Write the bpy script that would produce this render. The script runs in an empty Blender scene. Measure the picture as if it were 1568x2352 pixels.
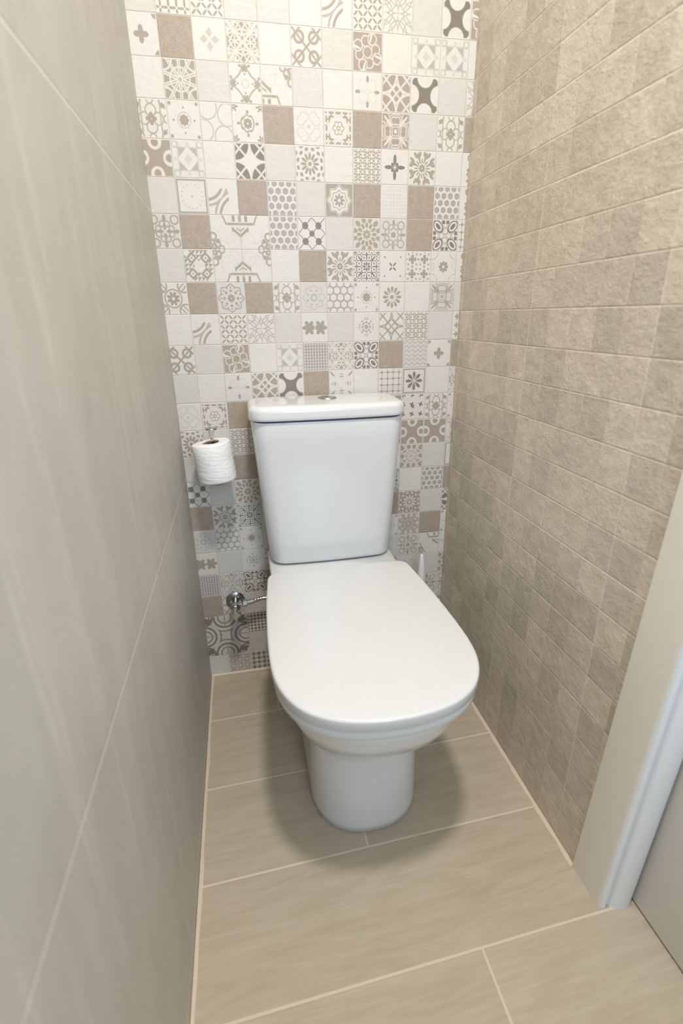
import bpy, bmesh, math, random
from mathutils import Vector, Matrix
random.seed(7)
PI = math.pi
sc = bpy.context.scene
C = sc.collection
SX, SZ = .0638, .0668                       # one mosaic cell, width and height
XL, XR = -.0545, .654                       # side walls
YF, ZC = -2.15, 2.5                         # wall behind the camera, ceiling

# ------------------------------------------------------------------ camera
cd = bpy.data.cameras.new('camera'); cam = bpy.data.objects.new('camera', cd); C.objects.link(cam)
cd.sensor_fit = 'HORIZONTAL'; cd.sensor_width = 24; cd.lens = 1160.24 / 1568 * 24
cd.clip_start = .02
def rotv(r):
    return Matrix.Rotation(Vector(r).length, 3, Vector(r))
Rm = rotv((0.3676210541629402, -0.19125132013049498, -0.04906186242175198)) @ Matrix(((1, 0, 0), (0, 0, -1), (0, 1, 0)))
M3 = Matrix((Rm[0], -Rm[1], -Rm[2])).transposed()
cam.matrix_world = Matrix.Translation((0.09828, -1.28302, 0.99431)) @ M3.to_4x4()
cd.dof.use_dof = True; cd.dof.focus_distance = 1.25; cd.dof.aperture_fstop = 3.2
sc.camera = cam

# ------------------------------------------------------------------ view, world, lights
sc.view_settings.view_transform = 'Standard'; sc.view_settings.look = 'None'
sc.view_settings.gamma = 1; sc.view_settings.use_curve_mapping = False
sc.view_settings.exposure = 0.27
w = bpy.data.worlds.new('world'); sc.world = w; w.use_nodes = True
w.node_tree.nodes['Background'].inputs[0].default_value = (.75, .85, 1, 1)
w.node_tree.nodes['Background'].inputs[1].default_value = .12
def area(name, loc, rot, shape, sx, sy, power, col):
    l = bpy.data.lights.new(name, 'AREA'); l.shape = shape; l.size = sx; l.size_y = sy
    l.energy = power; l.color = col
    o = bpy.data.objects.new(name, l); C.objects.link(o); o.location = loc; o.rotation_euler = rot
    return o
LAMP = (.25, -1.05, ZC - .045)
area('ceiling_lamp_light', LAMP, (0, 0, 0), 'DISK', .165, .165, 20, (1, .945, .875))
area('window_daylight', (.40, YF + .02, 1.45), (PI / 2, 0, 0), 'RECTANGLE', .40, .9, 11, (.50, .73, 1))

# ------------------------------------------------------------------ helpers
def link(name, me, m, parent=None, smooth=True):
    if m is not None:
        me.materials.append(m)
    o = bpy.data.objects.new(name, me); C.objects.link(o)
    if parent: o.parent = parent
    if smooth:
        for p in me.polygons: p.use_smooth = True
    return o
def obj(name, bm, m, parent=None, smooth=True, sharp=None):
    bmesh.ops.recalc_face_normals(bm, faces=bm.faces)
    me = bpy.data.meshes.new(name); bm.to_mesh(me); bm.free()
    o = link(name, me, m, parent, smooth)
    if smooth: me.set_sharp_from_angle(angle=math.radians(sharp or 40))
    return o
def box(bm, x0, x1, y0, y1, z0, z1, bev=0):
    r = bmesh.ops.create_cube(bm, size=1)
    vs = r['verts']
    for v in vs:
        v.co = Vector(((x0 + x1) / 2 + v.co.x * (x1 - x0), (y0 + y1) / 2 + v.co.y * (y1 - y0), (z0 + z1) / 2 + v.co.z * (z1 - z0)))
    if bev:
        es = list({e for v in vs for e in v.link_edges})
        bmesh.ops.bevel(bm, geom=es, offset=bev, segments=3, affect='EDGES', profile=.5)
def loft(bm, rings, cap0=True, cap1=True):
    vr = [[bm.verts.new(p) for p in r] for r in rings]
    n = len(vr[0])
    for a, b in zip(vr, vr[1:]):
        for i in range(n):
            bm.faces.new((a[i], a[(i + 1) % n], b[(i + 1) % n], b[i]))
    if cap0: bm.faces.new(vr[0])
    if cap1: bm.faces.new(vr[-1])
def lathe(bm, prof, M=None, n=48):
    M = M or Matrix()
    rings = [[M @ Vector((r * math.cos(2 * PI * i / n), r * math.sin(2 * PI * i / n), z)) for i in range(n)] for r, z in prof]
    loft(bm, rings)
def tube(bm, pts, rad, n=14):
    pts = [Vector(p) for p in pts]
    rads = rad if isinstance(rad, (list, tuple)) else [rad] * len(pts)
    up = Vector((0, 0, 1)); rings = []
    prev = None
    for i, p in enumerate(pts):
        t = (pts[min(i + 1, len(pts) - 1)] - pts[max(i - 1, 0)]).normalized()
        a = prev if prev is not None else (up if abs(t.z) < .9 else Vector((1, 0, 0)))
        a = (a - a.dot(t) * t).normalized(); b = t.cross(a); prev = a
        rings.append([p + rads[i] * (math.cos(2 * PI * k / n) * a + math.sin(2 * PI * k / n) * b) for k in range(n)])
    loft(bm, rings)
def spline(P, m=8, closed=False):
    P = [Vector(p) for p in P]; out = []; n = len(P)
    rng = range(n if closed else n - 1)
    for i in rng:
        if closed: a, b, c, d = P[i - 1], P[i], P[(i + 1) % n], P[(i + 2) % n]
        else: a, b, c, d = P[max(i - 1, 0)], P[i], P[i + 1], P[min(i + 2, n - 1)]
        for k in range(m):
            t = k / m
            out.append(.5 * ((2 * b) + (c - a) * t + (2 * a - 5 * b + 4 * c - d) * t * t + (3 * b - a - 3 * c + d) * t ** 3))
    if not closed: out.append(P[-1])
    return out
def thing(name, label, cat, loc=(0, 0, 0), group=None):
    o = bpy.data.objects.new(name, None); C.objects.link(o); o.location = loc; o.empty_display_size = .05
    o['label'] = label; o['category'] = cat
    if group: o['group'] = group
    return o
def struct(o): o['kind'] = 'structure'; return o
def kids_at(root, objs):
    for o in objs:
        o.parent = root; o.data.transform(Matrix.Translation(-root.location))

# ------------------------------------------------------------------ node expressions
class N:
    def __init__(s, nt, v): s.nt, s.v = nt, v
    def m(s, op, *a, clamp=False):
        n = s.nt.nodes.new('ShaderNodeMath'); n.operation = op; n.use_clamp = clamp
        for i, q in enumerate((s,) + a):
            if isinstance(q, N): q = q.v
            if isinstance(q, (int, float)): n.inputs[i].default_value = q
            else: s.nt.links.new(q, n.inputs[i])
        return N(s.nt, n.outputs[0])
    def __add__(s, o): return s.m('ADD', o)
    __radd__ = __add__
    def __sub__(s, o): return s.m('SUBTRACT', o)
    def __rsub__(s, o): return N(s.nt, float(o)).m('SUBTRACT', s)
    def __mul__(s, o): return s.m('MULTIPLY', o)
    __rmul__ = __mul__
    def __truediv__(s, o): return s.m('DIVIDE', o)
    def __neg__(s): return s.m('MULTIPLY', -1.)
    def abs(s): return s.m('ABSOLUTE')
    def sqrt(s): return s.m('SQRT')
    def sin(s): return s.m('SINE')
    def cos(s): return s.m('COSINE')
    def mod(s, k): return s.m('FLOORED_MODULO', float(k))
    def floor(s): return s.m('FLOOR')
def mx(*a):
    r = a[0]
    for b in a[1:]: r = r.m('MAXIMUM', b)
    return r
def mn(*a):
    r = a[0]
    for b in a[1:]: r = r.m('MINIMUM', b)
    return r
SOFT = .035
def ink(d, e=SOFT):                           # 1 where d < 0
    return ((0 - d) / (2 * e) + .5).m('ADD', 0., clamp=True)
def line(d, wd, e=SOFT): return ink(d.abs() - wd, e)
def ln(x, y): return (x * x + y * y).sqrt()
def rep(x, k, off=0.): return ((x + 1. + off) * (k / 2)).mod(1) * 2 - 1    # k repeats across the cell, each -1..1
def fold(x, y, n, ph=0.):
    a = y.m('ARCTAN2', x); r = ln(x, y); s = 2 * PI / n
    b = (a + (ph + s / 2 + 4 * PI)).mod(s) - s / 2
    return r * b.cos(), r * b.sin()
def petal(x, y, n, r0, r1, wd, ph=0.):
    u, v = fold(x, y, n, ph)
    c, L = (r0 + r1) / 2, (r1 - r0) / 2
    return ln((u - c) / L, v / wd) - 1
def drop(x, y, n, r0, r1, wd, ph=0.):         # petal wider at its outer end
    u, v = fold(x, y, n, ph)
    t = (u - r0) / (r1 - r0)
    return mx(v.abs() - t * wd * (1.25 - t * t * t), u - r1, r0 - u)
def lines(x, y, n, k, ph=0.):
    ds = []
    for i in range(n):
        a = ph + PI * i / n
        ds.append((((x * math.cos(a) + y * math.sin(a)) * k + .5).mod(1) - .5).abs())
    return mn(*ds)
def hexd(x, y, k):
    def q(ox, oy):
        a = ((x * k + ox).mod(1) - .5).abs(); b = ((y * k + oy).mod(1.732) - .866).abs()
        return mx(a * .5 + b * .866, a)
    return mn(q(0., 0.), q(.5, .866))

# ---- mosaic motifs: each returns (mask, ground, ink); coordinates run -1..1 over one cell
W_, L_, B_, D_, M_, G_ = 'white', 'light', 'brown', 'dark', 'mid', 'grey'
PAL = {W_: (.69, .652, .60), L_: (.625, .590, .540), B_: (.40, .326, .258), D_: (.235, .202, .167), M_: (.385, .328, .268), G_: (.40, .368, .335)}
def corners(x, y): return x.abs() - 1, y.abs() - 1
def P_leaf(x, y): return ink(petal(rep(x, 3), rep(y, 3), 4, .15, 1.25, .2, PI / 4)), W_, M_
def P_leafd(x, y): return ink(petal(rep(x, 4), rep(y, 4), 4, .2, 1.2, .28, 0)), W_, M_
def P_hex(x, y): return ink(hexd(x, y, 1.9) - .37), W_, G_
def P_honey(x, y): return ink(.40 - hexd(x, y, 1.8)), W_, G_
def P_star(x, y):
    a, b = rep(x, 2, 1.), rep(y, 2)
    u, v = fold(a, b, 10, PI / 10); r = ln(a, b)
    d = mn(v.abs() * .5, (r - .92).abs() * .6, lines(x, y, 2, 1., PI / 4) * .8)
    return ink(.045 - d) * ink(.2 - r), W_, M_
def P_star2(x, y):
    u, v = fold(x, y, 10); cx, cy = corners(x, y)
    g = mn((v.abs() - (u - .2) * .33).abs() * 1.2, (ln(x, y) - .62).abs(), (ln(cx, cy) - .55).abs(), (ln(x, y) - .16).abs())
    return ink(.05 - g), W_, M_
def P_knot(x, y):
    d = mn((ln(rep(x, 2), rep(y, 2)) - .62).abs() * .5, lines(x, y, 2, 1, PI / 4), (ln(rep(x, 2, 1.), rep(y, 2, 1.)) - .55).abs() * .5)
    return ink(d - .065), W_, M_
def P_arcs(x, y):
    cx, cy = corners(x, y)
    d = mn(*[(ln(q, s) - r).abs() for q, s in ((cx, cy), (x, y.abs() - 1.), (x.abs() - 1., y)) for r in (.62, 1.02)])
    return ink(d - .022), W_, M_
def P_arc(x, y):
    r1, r2 = ln(x + 1.1, y - 1.), ln(x - 1., y + 1.2)
    s = mx(0 - r1 + 1.15, 0 - r2 + 1.25)
    m = ink(s.abs() - .085) + ink((s + .34).abs() - .07) * .8
    return m.m('MINIMUM', 1.) * ink(x - .42) * ink(y - .5), W_, M_
def P_x4(x, y):
    d = mn(ln(x.abs() - .98, y * .95), ln(x * .95, y.abs() - .98)) - .55
    return ink(0 - d) * ink(x.abs() - .95) * ink(y.abs() - .95) * ink(.12 - (ln(*corners(x, y)) - .06)), W_, D_
def P_cross(x, y):
    cx, cy = corners(x, y)
    return ink(mn(petal(x, y, 4, 0., .46, .15), ln(x, y) - .12, drop(x, y, 4, .0, .4, .2), ln(cx, cy) - .26)), W_, M_
def P_dia4(x, y):
    u, v = fold(x, y, 4); return ink(mx(((u - .36).abs() * .8 + v.abs()) - .2, v * 0)), W_, M_
def P_rose(x, y):
    u, v = fold(x, y, 4, PI / 4)
    d = mn((ln(x, y) - .3).abs() - .03, (ln(u - .7, v - .25) - .3).abs() - .035, (ln(u - .5, v + .3) - .28).abs() - .035, petal(x, y, 4, .5, 1.2, .07, .3))
    return ink(0 - d), W_, B_
def P_medal(x, y):
    ax, ay = x.abs(), y.abs()
    a = ink(mx(ax, ay) - .62) * ink(.72 - (ax + ay)) * .85
    b = line(mx(ax, ay) - .66, .02) * .6 + line(mn(ax, ay) - .62, .018) * ink(.62 - mx(ax, ay)) * .6 + line(ln(ax - .82, ay - .82) - .16, .03) * .6
    c = ink(ax + ay - .28) * .35 + ink(mn(ln(ax - .82, ay), ln(ax, ay - .82)) - .11) * .3
    e = line(mx(mn(ax, ay) - .42, 0. - ax) * 1., .0)
    return (a + b + c).m('MINIMUM', 1.), W_, G_
def P_quat(x, y):
    q = (x.abs() + .001).sqrt() + (y.abs() + .001).sqrt(); b = mx(x.abs(), y.abs())
    k = fold(x, y, 4)
    return (line(q - 1.3, .05) + ink(petal(k[0] - .8, k[1], 5, 0., .24, .07)) + ink(mn(ln(k[0] - .5, k[1]) - .06, ln(k[0] - .93, k[1].abs() - .3) - .09)) + line(ln(x, y) - .22, .02) * .5).m('MINIMUM', 1.), W_, M_
def P_corn(x, y):
    return P_big(x * .5 - .5, y * .5 + .5)
def P_corna(x, y): return P_big(x * -.5 - .5, y * -.5 + .5)
def P_crossf(x, y): return (ink(petal(x, y, 4, .52, .88, .1)) + line(petal(x, y, 4, .1, .8, .3, PI / 4) * .3, .03) * .2).m('MINIMUM', 1.), W_, M_
def P_goth(x, y, g=W_, i=B_, inv=False):
    cx, cy = corners(x, y)
    d = mn((ln(cx, cy) - .98).abs(), ((x.abs() - y.abs()).abs()) * .707, (x.abs() + y.abs() - .55).abs() * .707, (x.abs() + y.abs() - 1.5).abs() * .707)
    return (ink(d - .05) if inv else ink(.055 - d)), g, i
def P_gothw(x, y):
    cx, cy = corners(x, y); r = ln(cx, cy)
    d = mn((x.abs() - y.abs()).abs() * .707 + .0, (x.abs() + y.abs() - 1.45).abs() * .707)
    return ink(r - .93) * ink(.06 - d), W_, D_
def P_gothl(x, y): return P_goth(x, y, W_, M_, True)
def P_iron(x, y):
    ax, ay = x.abs(), y.abs()
    d = mn((ln(ax - .45, ay - .0) - .33).abs(), (ln(ax, ay - .45) - .33).abs(), (ln(ax - 1, ay - 1) - .42).abs(), (ln(ax - 1, ay) - .2).abs(), (ln(ax, ay - 1) - .2).abs(), (ax - .62).abs() + .0 * ay)
    return (ink(d - .035) + ink(petal(x, y, 4, .03, .36, .13)) + ink(petal(ax - .8, ay - .72, 3, 0, .16, .08))).m('MINIMUM', 1.), W_, M_
def P_flow(x, y):
    cx, cy = corners(x, y)
    return ink(mn(petal(x, y, 8, .04, .32, .1), ln(x, y) - .08, ln(cx + .12, cy + .12) - .1, petal(x, y, 4, .62, .74, .06), ln(*fold(x, y, 12)) * 0 + (ln(x, y) - .42).abs() - .012)), W_, M_
def P_swirl(x, y):
    d = mn((ln(x + .55, y - .75) - .62).abs(), (ln(x - .75, y - .4) - .62).abs(), (ln(x - .45, y + .8) - .6).abs(), (ln(x + .85, y + .5) - .6).abs())
    return ink(d - .03) * .8, W_, M_
def P_med2(x, y):
    cx, cy = corners(x, y)
    return ink(mn(petal(x, y, 8, .06, .3, .1), (ln(x, y) - .44 + (x * 18).sin() * .03).abs() - .05, petal(x, y, 4, .52, .74, .08), petal(cx + .1, cy + .1, 6, .04, .3, .06))), W_, M_
def P_heart(x, y):
    u, v = fold(x, y, 4, PI / 4)
    return ink(mn((ln(u - .62, v.abs() - .16) - .27).abs() - .02, ln(x, y) - .09)) * .6, W_, G_
def P_flr(x, y):
    cx, cy = corners(x, y); r = ln(x, y)
    a = line(petal(x, y, 6, .1, .4, .14), .16) * ink(r - .45)
    b = ink(.72 - r + (y.m('ARCTAN2', x) * 8).cos() * .05) * ink(.12 - petal(rep(x, 4), rep(y, 4), 4, .1, .8, .24)) * ink(mx(x.abs(), y.abs()) - .92)
    return (a + b).m('MINIMUM', 1.), W_, M_
def P_fleur(x, y, g=W_, i=B_):
    u, v = fold(x, y, 4); u2, v2 = fold(x, y, 4, PI / 4)
    d = mn((ln(u - .6, v.abs() - .13) - .22).abs() - .035, (ln(u - .6, v.abs() - .13) - .36).abs() - .025, petal(x, y, 4, .35, 1.25, .07, PI / 4), (v2.abs() - (u2 - .4) * .45).abs() - .03, ln(x, y) - .12)
    return ink(0 - d), g, i
def P_fleurl(x, y):
    m, a, b = P_fleur(x, y); return 1 - m, L_, M_
def P_moon(x, y):
    d = mn(ln(x.abs() - .92, y), ln(x, y.abs() - .92))
    t = mn(ln(x.abs() - .86, y), ln(x, y.abs() - .86))
    return 1 - ink(d - .46) * ink(.23 - t), W_, B_
def P_rosw(x, y):
    r = ln(x, y); cx, cy = corners(x, y)
    return ink(mn(petal(x, y, 12, .24, .68, .085), r - .13, petal(x, y, 12, .78, .98, .14, PI / 12), petal(x, y, 12, 1.05, 1.3, .16))), W_, M_
def P_roswl(x, y):
    m, a, b = P_rosw(x, y); return 1 - m, L_, M_
def P_star2l(x, y):
    m, a, b = P_star2(x, y); return 1 - m, L_, M_
def P_pet6(x, y): return ink(mn(drop(rep(x, 3), rep(y, 3), 6, .12, .78, .3), petal(rep(x, 3, 1/3), rep(y, 3, 1/3), 6, .25, .7, .17))), W_, M_
def P_dart(x, y): return ink(mn(petal(x, y, 4, .14, .78, .12), petal(x, y, 4, .12, .36, .1, PI / 4), (ln(x, y) - .1).abs() - .02)), W_, D_
def P_snow(x, y):
    return ink(mn(petal(x, y, 16, .3, .62, .05), petal(x, y, 8, .5, 1.0, .1, PI / 8), petal(x, y, 8, .05, .26, .07), petal(x, y, 16, .72, 1.15, .09, PI / 16))), W_, M_
def P_vine(x, y):
    d = mn((x - (y * 6).sin() * .3 + .3).abs() - .06, ln(rep(x, 2), rep(y, 3)) - .3)
    return ink(d), W_, M_
def P_dotb(x, y):
    r = ln(x, y); b = mx(x.abs(), y.abs())
    return (ink(.90 - b) + ink(petal(x, y, 16, .68, .76, .04)) * .7 + ink(r - .06) * .7).m('MINIMUM', 1.), W_, M_
def P_lotus(x, y):
    r = ln(x, y); q = r + (fold(x, y, 8)[1] * 3.2).abs() * .22
    m = ink(mn((q - .9).abs() - .035, (q - .62).abs() - .03, petal(x, y, 8, .1, .42, .08)))
    return mx(m, ink(.98 - q)), W_, M_
def P_lotg(x, y):
    q = ln(x, y) + (fold(x, y, 8)[1] * 3.2).abs() * .22
    return ink(mn((q - .88).abs() - .03, petal(x, y, 8, .12, .32, .08), petal(x, y, 8, .44, .6, .08, PI / 8))) * .6, L_, G_
def P_grid(x, y): return ink(mn(rep(x, 9).abs(), rep(y, 9).abs()) - .14, .12) * .25, W_, M_
def P_weave(x, y): return ink(.42 - mx(rep(x, 9).abs(), rep(y, 9).abs() * .7), .12), W_, G_
def P_scroll(x, y):
    u, v = fold(x, y, 4, PI / 4)
    return ink(mn((ln(u - .45, v.abs() - .2) - .17).abs() - .04, petal(x, y, 4, .1, .5, .1), petal(x, y, 4, .6, 1., .12), (ln(u - 1., v) - .26).abs() - .05)), L_, M_
def P_quad(x, y):
    return ink(mn(ln(rep(x, 2), rep(y, 2)) - .46, ln(rep(x, 2, 1.), rep(y, 2)) - .34, ln(rep(x, 2), rep(y, 2, 1.)) - .34, lines(x, y, 2, 1.4, PI / 4) * 2 - .07, ln(x, y) - .2)), W_, D_
def P_sunf(x, y):
    return ink(mn(petal(x, y, 12, .42, .78, .11), petal(x, y, 12, .74, 1.2, .15, PI / 12), petal(x, y, 8, .08, .33, .07))), L_, B_
def P_lace(x, y):
    u, v = fold(x, y, 4); u2, v2 = fold(x, y, 4, PI / 4)
    return ink(mn((ln(u - .5, v.abs() - .2) - .16).abs() - .035, petal(x, y, 4, .6, .98, .09), (ln(u2 - .85, v2) - .25).abs() - .04, petal(x, y, 8, .03, .2, .06))), L_, M_
def P_lace2(x, y):
    d = mn(petal(rep(x, 5), rep(y, 5), 4, .2, .95, .2), ln(rep(x, 5, 1.), rep(y, 5, 1.)) - .3, petal(x, y, 8, .5, 1., .05), (ln(x, y) - .2).abs() - .04, ln(*corners(x, y)) - .15)
    return ink(d), W_, D_
def P_x(x, y): return ink(mn(petal(x, y, 4, .06, .38, .06, PI / 4), petal(x, y, 4, .85, .98, .05, PI / 4))), W_, D_
def P_tril(x, y):
    a, b = rep(x, 2), rep(y, 2)
    return ink(mn(a.abs() + b.abs() - .45, drop(rep(x, 2, 1.), rep(y, 2, 1.), 4, .1, .62, .4), drop(a, b, 8, .75, 1.1, .2))), W_, M_
def P_oct(x, y):
    cx, cy = corners(x, y)
    return (line(ln(cx, cy) - .5, .025) * .7 + ink(petal(x, y, 8, .1, .4, .11)) + line(mx(ln(x.abs() - 1.1, y), x * 0) - .32, .02) * .5).m('MINIMUM', 1.), W_, M_
def P_ring(x, y):
    u, v = fold(x, y, 4, PI / 4)
    return ink(mn((ln(x, y) - .6).abs() - .045, petal(x, y, 8, .1, .48, .1, PI / 8), (ln(u - 1.15, v) - .42).abs() - .05, (v.abs() - .12).abs() + ink(u - .7) - .04)), W_, M_
def P_starm(x, y):
    q = ln(x, y) + (fold(x, y, 8)[1]).abs() * .55
    return ink(mn(((q - .95).abs() - .045), petal(x, y, 8, .42, .6, .1), petal(x, y, 8, .05, .3, .07), petal(x, y, 16, .66, .78, .05))), L_, M_
def P_daisy(x, y): return ink(mn(drop(x, y, 12, .26, .76, .17), ln(x, y) - .15)), W_, M_
def P_daisy8(x, y):
    b = mx(x.abs(), y.abs())
    return mx(ink(drop(x, y, 8, .08, .74, .2)), ink(.9 - b) * ink(b - .965)), W_, D_
def P_two(x, y):
    a = x.abs() - .45
    return ink(mn(a.abs() * .9 + y.abs() * 1. - .3, petal(a, y, 6, .05, .55, .15)) ) * ink(.03 - x.abs()), W_, M_
def P_sndi(x, y):
    return ink(mn(petal(x, y, 8, .03, .18, .05), drop(x, y, 8, .22, .4, .16), petal(x, y, 8, .5, .6, .05), (x.abs() + y.abs() - .72).abs() + ink(rep(x, 9).abs() - .5) * .2 - .05)), W_, G_
def P_dotv(x, y): return ink(petal(rep(x, 3), rep(y, 3), 4, 0, .7, .2)), W_, M_
def P_zig(x, y): return ink((((y * 3 + (rep(x, 4).abs()) * .6) + .5).mod(1) - .5).abs() - .1) * .75, L_, M_
def P_drag(x, y): return ink(mn(petal(x, y, 4, .8, 1.35, .07, PI / 4), drop(x, y, 4, .3, .8, .3) + ink(rep(ln(x, y), 9.).abs() - .5) * .8)), W_, G_
def P_starg(x, y):
    a, b = rep(x, 4), rep(y, 4)
    return ink(mn(a.abs() * b.abs() * 5 + mx(a.abs(), b.abs()) - .62, mn(a.abs(), b.abs()) - .09)), W_, M_
def P_bird(x, y): return ink(mn(petal(rep(x, 2.5, .3), rep(y, 2.5), 4, 0, .55, .15, .4), petal(x, y, 4, 0, .12, .06))), W_, D_
def P_tri(x, y):
    a, b = rep(x, 7), rep(y, 7)
    return mx(ink(a - b, .1) * ink(.3 - (x.abs() - y.abs()).abs()), ink(mn((rep(x, 2).abs() + rep(y, 2).abs() - .62).abs() - .2, rep(x, 2).abs() + rep(y, 2).abs() - .16))), W_, M_
def P_weaved(x, y): return ink(.35 - petal(rep(x, 6), rep(y, 6), 4, 0, .9, .3)), W_, D_
def P_houn(x, y): return ink(mn(mx(rep(x, 4).abs(), rep(y, 4).abs()) - .45, petal(rep(x, 4), rep(y, 4), 4, .3, 1., .18))), L_, D_
# large four-cell motif, coordinates -1..1 over two cells by two
def P_big(x, y):
    ax, ay = x.abs(), y.abs()
    roof = mx(mn((ay - .78).abs() - .035, (ax * .9 + (1.0 - ay) * -.9 - .36 + .4).abs() * 3 - 9), ax - .5)
    bars = mn(mx((rep(ax, 9.)).abs() - .45, ax - .36, .86 - ay), mx((ay - .79).abs() - .035, ax - .46), mx((ax - .5 - (ay - .8) * .45).abs() - .03, .76 - ay), mx((ay - ax * .8 - .42).abs() - .05, ax - .29), mx((ax - .27).abs() - .03, .55 - ay, ay - .68), mx((ay - ax * .6 - .58).abs() - .025, ax - .14))
    vine = mn((ln(ax - .72, ay - .02) - .09).abs() - .025, (ln(ax - .86, ay - .16) - .1).abs() - .03, ln(ax - .84, ay - .26) - .075, (ln(ax - 1., ay - .4) - .11).abs() - .03, (ln(ax - .97, ay - .1) - .07).abs() - .03, ln(ax - .98, ay - .27) - .05)
    faint = line((ln(ax - .28, ay - .26) - .22), .015) * .18 + line((ln(ax - .5, ay - .5) - .3), .02) * .15
    return (ink(mn(bars, vine), .02) + faint).m('MINIMUM', 1.), W_, M_
def P_big2(x, y):
    ax, ay = x.abs(), y.abs()
    q = mn(ln(ax - .95, ay), ln(ax, ay - .95))
    d = mn((q - .5).abs() - .045, (q - .72).abs() - .03, (q - .3).abs() - .03, mn(ax, ay) - .02 + ink(q * -1 + .5) * 1., (ln(ax - 1, ay - 1) - .42).abs() - .05, petal(ax - .82, ay - .82, 4, 0, .2, .08, .4))
    return ink(d, .025), L_, D_

PAT = {k[2:]: f for k, f in globals().items() if k.startswith('P_')}
def new_mat(name):
    m = bpy.data.materials.new(name); m.use_nodes = True; nt = m.node_tree
    return m, nt, nt.nodes['Principled BSDF']
def rgb(nt, c):
    n = nt.nodes.new('ShaderNodeRGB'); n.outputs[0].default_value = (*c, 1); return n.outputs[0]
def mix(nt, f, a, b, blend='MIX'):
    n = nt.nodes.new('ShaderNodeMix'); n.data_type = 'RGBA'; n.blend_type = blend
    for s, q in ((n.inputs[0], f), (n.inputs[6], a), (n.inputs[7], b)):
        if isinstance(q, N): q = q.v
        if isinstance(q, (int, float)): s.default_value = q
        elif isinstance(q, tuple): s.default_value = (*q, 1)
        else: nt.links.new(q, s)
    return n.outputs[2]
def coord(nt, kind='Object'):
    return nt.nodes.new('ShaderNodeTexCoord').outputs[kind]
def mapping(nt, v, scale=(1, 1, 1), rot=(0, 0, 0), loc=(0, 0, 0)):
    n = nt.nodes.new('ShaderNodeMapping'); nt.links.new(v, n.inputs[0])
    n.inputs['Scale'].default_value = scale; n.inputs['Rotation'].default_value = rot; n.inputs['Location'].default_value = loc
    return n.outputs[0]
def noise(nt, v, scale, detail=3, rough=.55, dist=0):
    n = nt.nodes.new('ShaderNodeTexNoise'); nt.links.new(v, n.inputs['Vector'])
    n.inputs['Scale'].default_value = scale; n.inputs['Detail'].default_value = detail
    n.inputs['Roughness'].default_value = rough; n.inputs['Distortion'].default_value = dist
    return N(nt, n.outputs[0])
def sep(nt, v):
    n = nt.nodes.new('ShaderNodeSeparateXYZ'); nt.links.new(v, n.inputs[0]); return [N(nt, o) for o in n.outputs]
def bump(nt, b, h, dist, strength=1.):
    n = nt.nodes.new('ShaderNodeBump'); n.inputs['Distance'].default_value = dist; n.inputs['Strength'].default_value = strength
    nt.links.new(h.v, n.inputs['Height']); nt.links.new(n.outputs[0], b.inputs['Normal'])
def white(nt, v):
    n = nt.nodes.new('ShaderNodeTexWhiteNoise'); n.noise_dimensions = '3D'; nt.links.new(v, n.inputs['Vector']); return N(nt, n.outputs['Value'])
def comb(nt, x, y, z=0.):
    n = nt.nodes.new('ShaderNodeCombineXYZ')
    for i, q in enumerate((x, y, z)):
        if isinstance(q, N): nt.links.new(q.v, n.inputs[i])
        else: n.inputs[i].default_value = q
    return n.outputs[0]

GROUT = (.64, .59, .52)
def mosaic_mat(kind):
    """kind: motif name, or plain_white / plain_light / plain_brown"""
    m, nt, b = new_mat('mosaic_' + kind)
    uv = coord(nt, 'UV'); ob = coord(nt)
    cell = nt.nodes.new('ShaderNodeUVMap'); cell.uv_map = 'cell'
    cx, cy, _ = sep(nt, cell.outputs[0]); ex, ey = cx * 2 - 1, cy * 2 - 1
    n1 = noise(nt, ob, 90, 5, .65); n2 = noise(nt, mapping(nt, ob, (1, 1, 2.2), (0, .6, 0)), 38, 5, .6, .6); n3 = noise(nt, ob, 420, 2, .6)
    if kind.startswith('plain_'):
        key = kind[6:]; base = rgb(nt, PAL[key]); m_ = None
    else:
        u, v, _ = sep(nt, uv); x, y = (u * 2 - 1) * 1.06, (v * 2 - 1) * 1.06
        m_, g, i = PAT[kind](x, y)
        wear = ((n1 - .3) * 2.).m('ADD', .55, clamp=True)
        m_ = m_ * wear.m('ADD', .25, clamp=True)
        inside = ink(mx(x.abs(), y.abs()) - 1.0, .02) if not kind.startswith('big') else m_ * 0 + 1
        m_ = m_ * inside
        base = mix(nt, m_, PAL[g], PAL[i]); key = g
    amt = .5 if key in (B_, 'brown') else .17
    tone = (n1 - .5) * amt + (n3 - .5) * amt * 1.5 + 1
    col = mix(nt, 1., base, comb(nt, tone, tone, tone), 'MULTIPLY')
    edge = mx(ex.abs(), ey.abs() * 1.0)
    gl = ink(.978 - edge, .016)
    col = mix(nt, gl * .75, col, GROUT)
    nt.links.new(col, b.inputs['Base Color'])
    b.inputs['Roughness'].default_value = .42; b.inputs['Specular IOR Level'].default_value = .35
    h = n2 * (.8 if kind.startswith('plain') and key != B_ else .3) + n1 * .12 - gl * .55
    if m_ is not None: h = h - m_ * .18
    bump(nt, b, h, .0016, .8)
    return m
MATS = {}
def mosaic(kind):
    if kind not in MATS: MATS[kind] = mosaic_mat(kind)
    return MATS[kind]
W, L, B = 'plain_white', 'plain_light', 'plain_brown'
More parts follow.
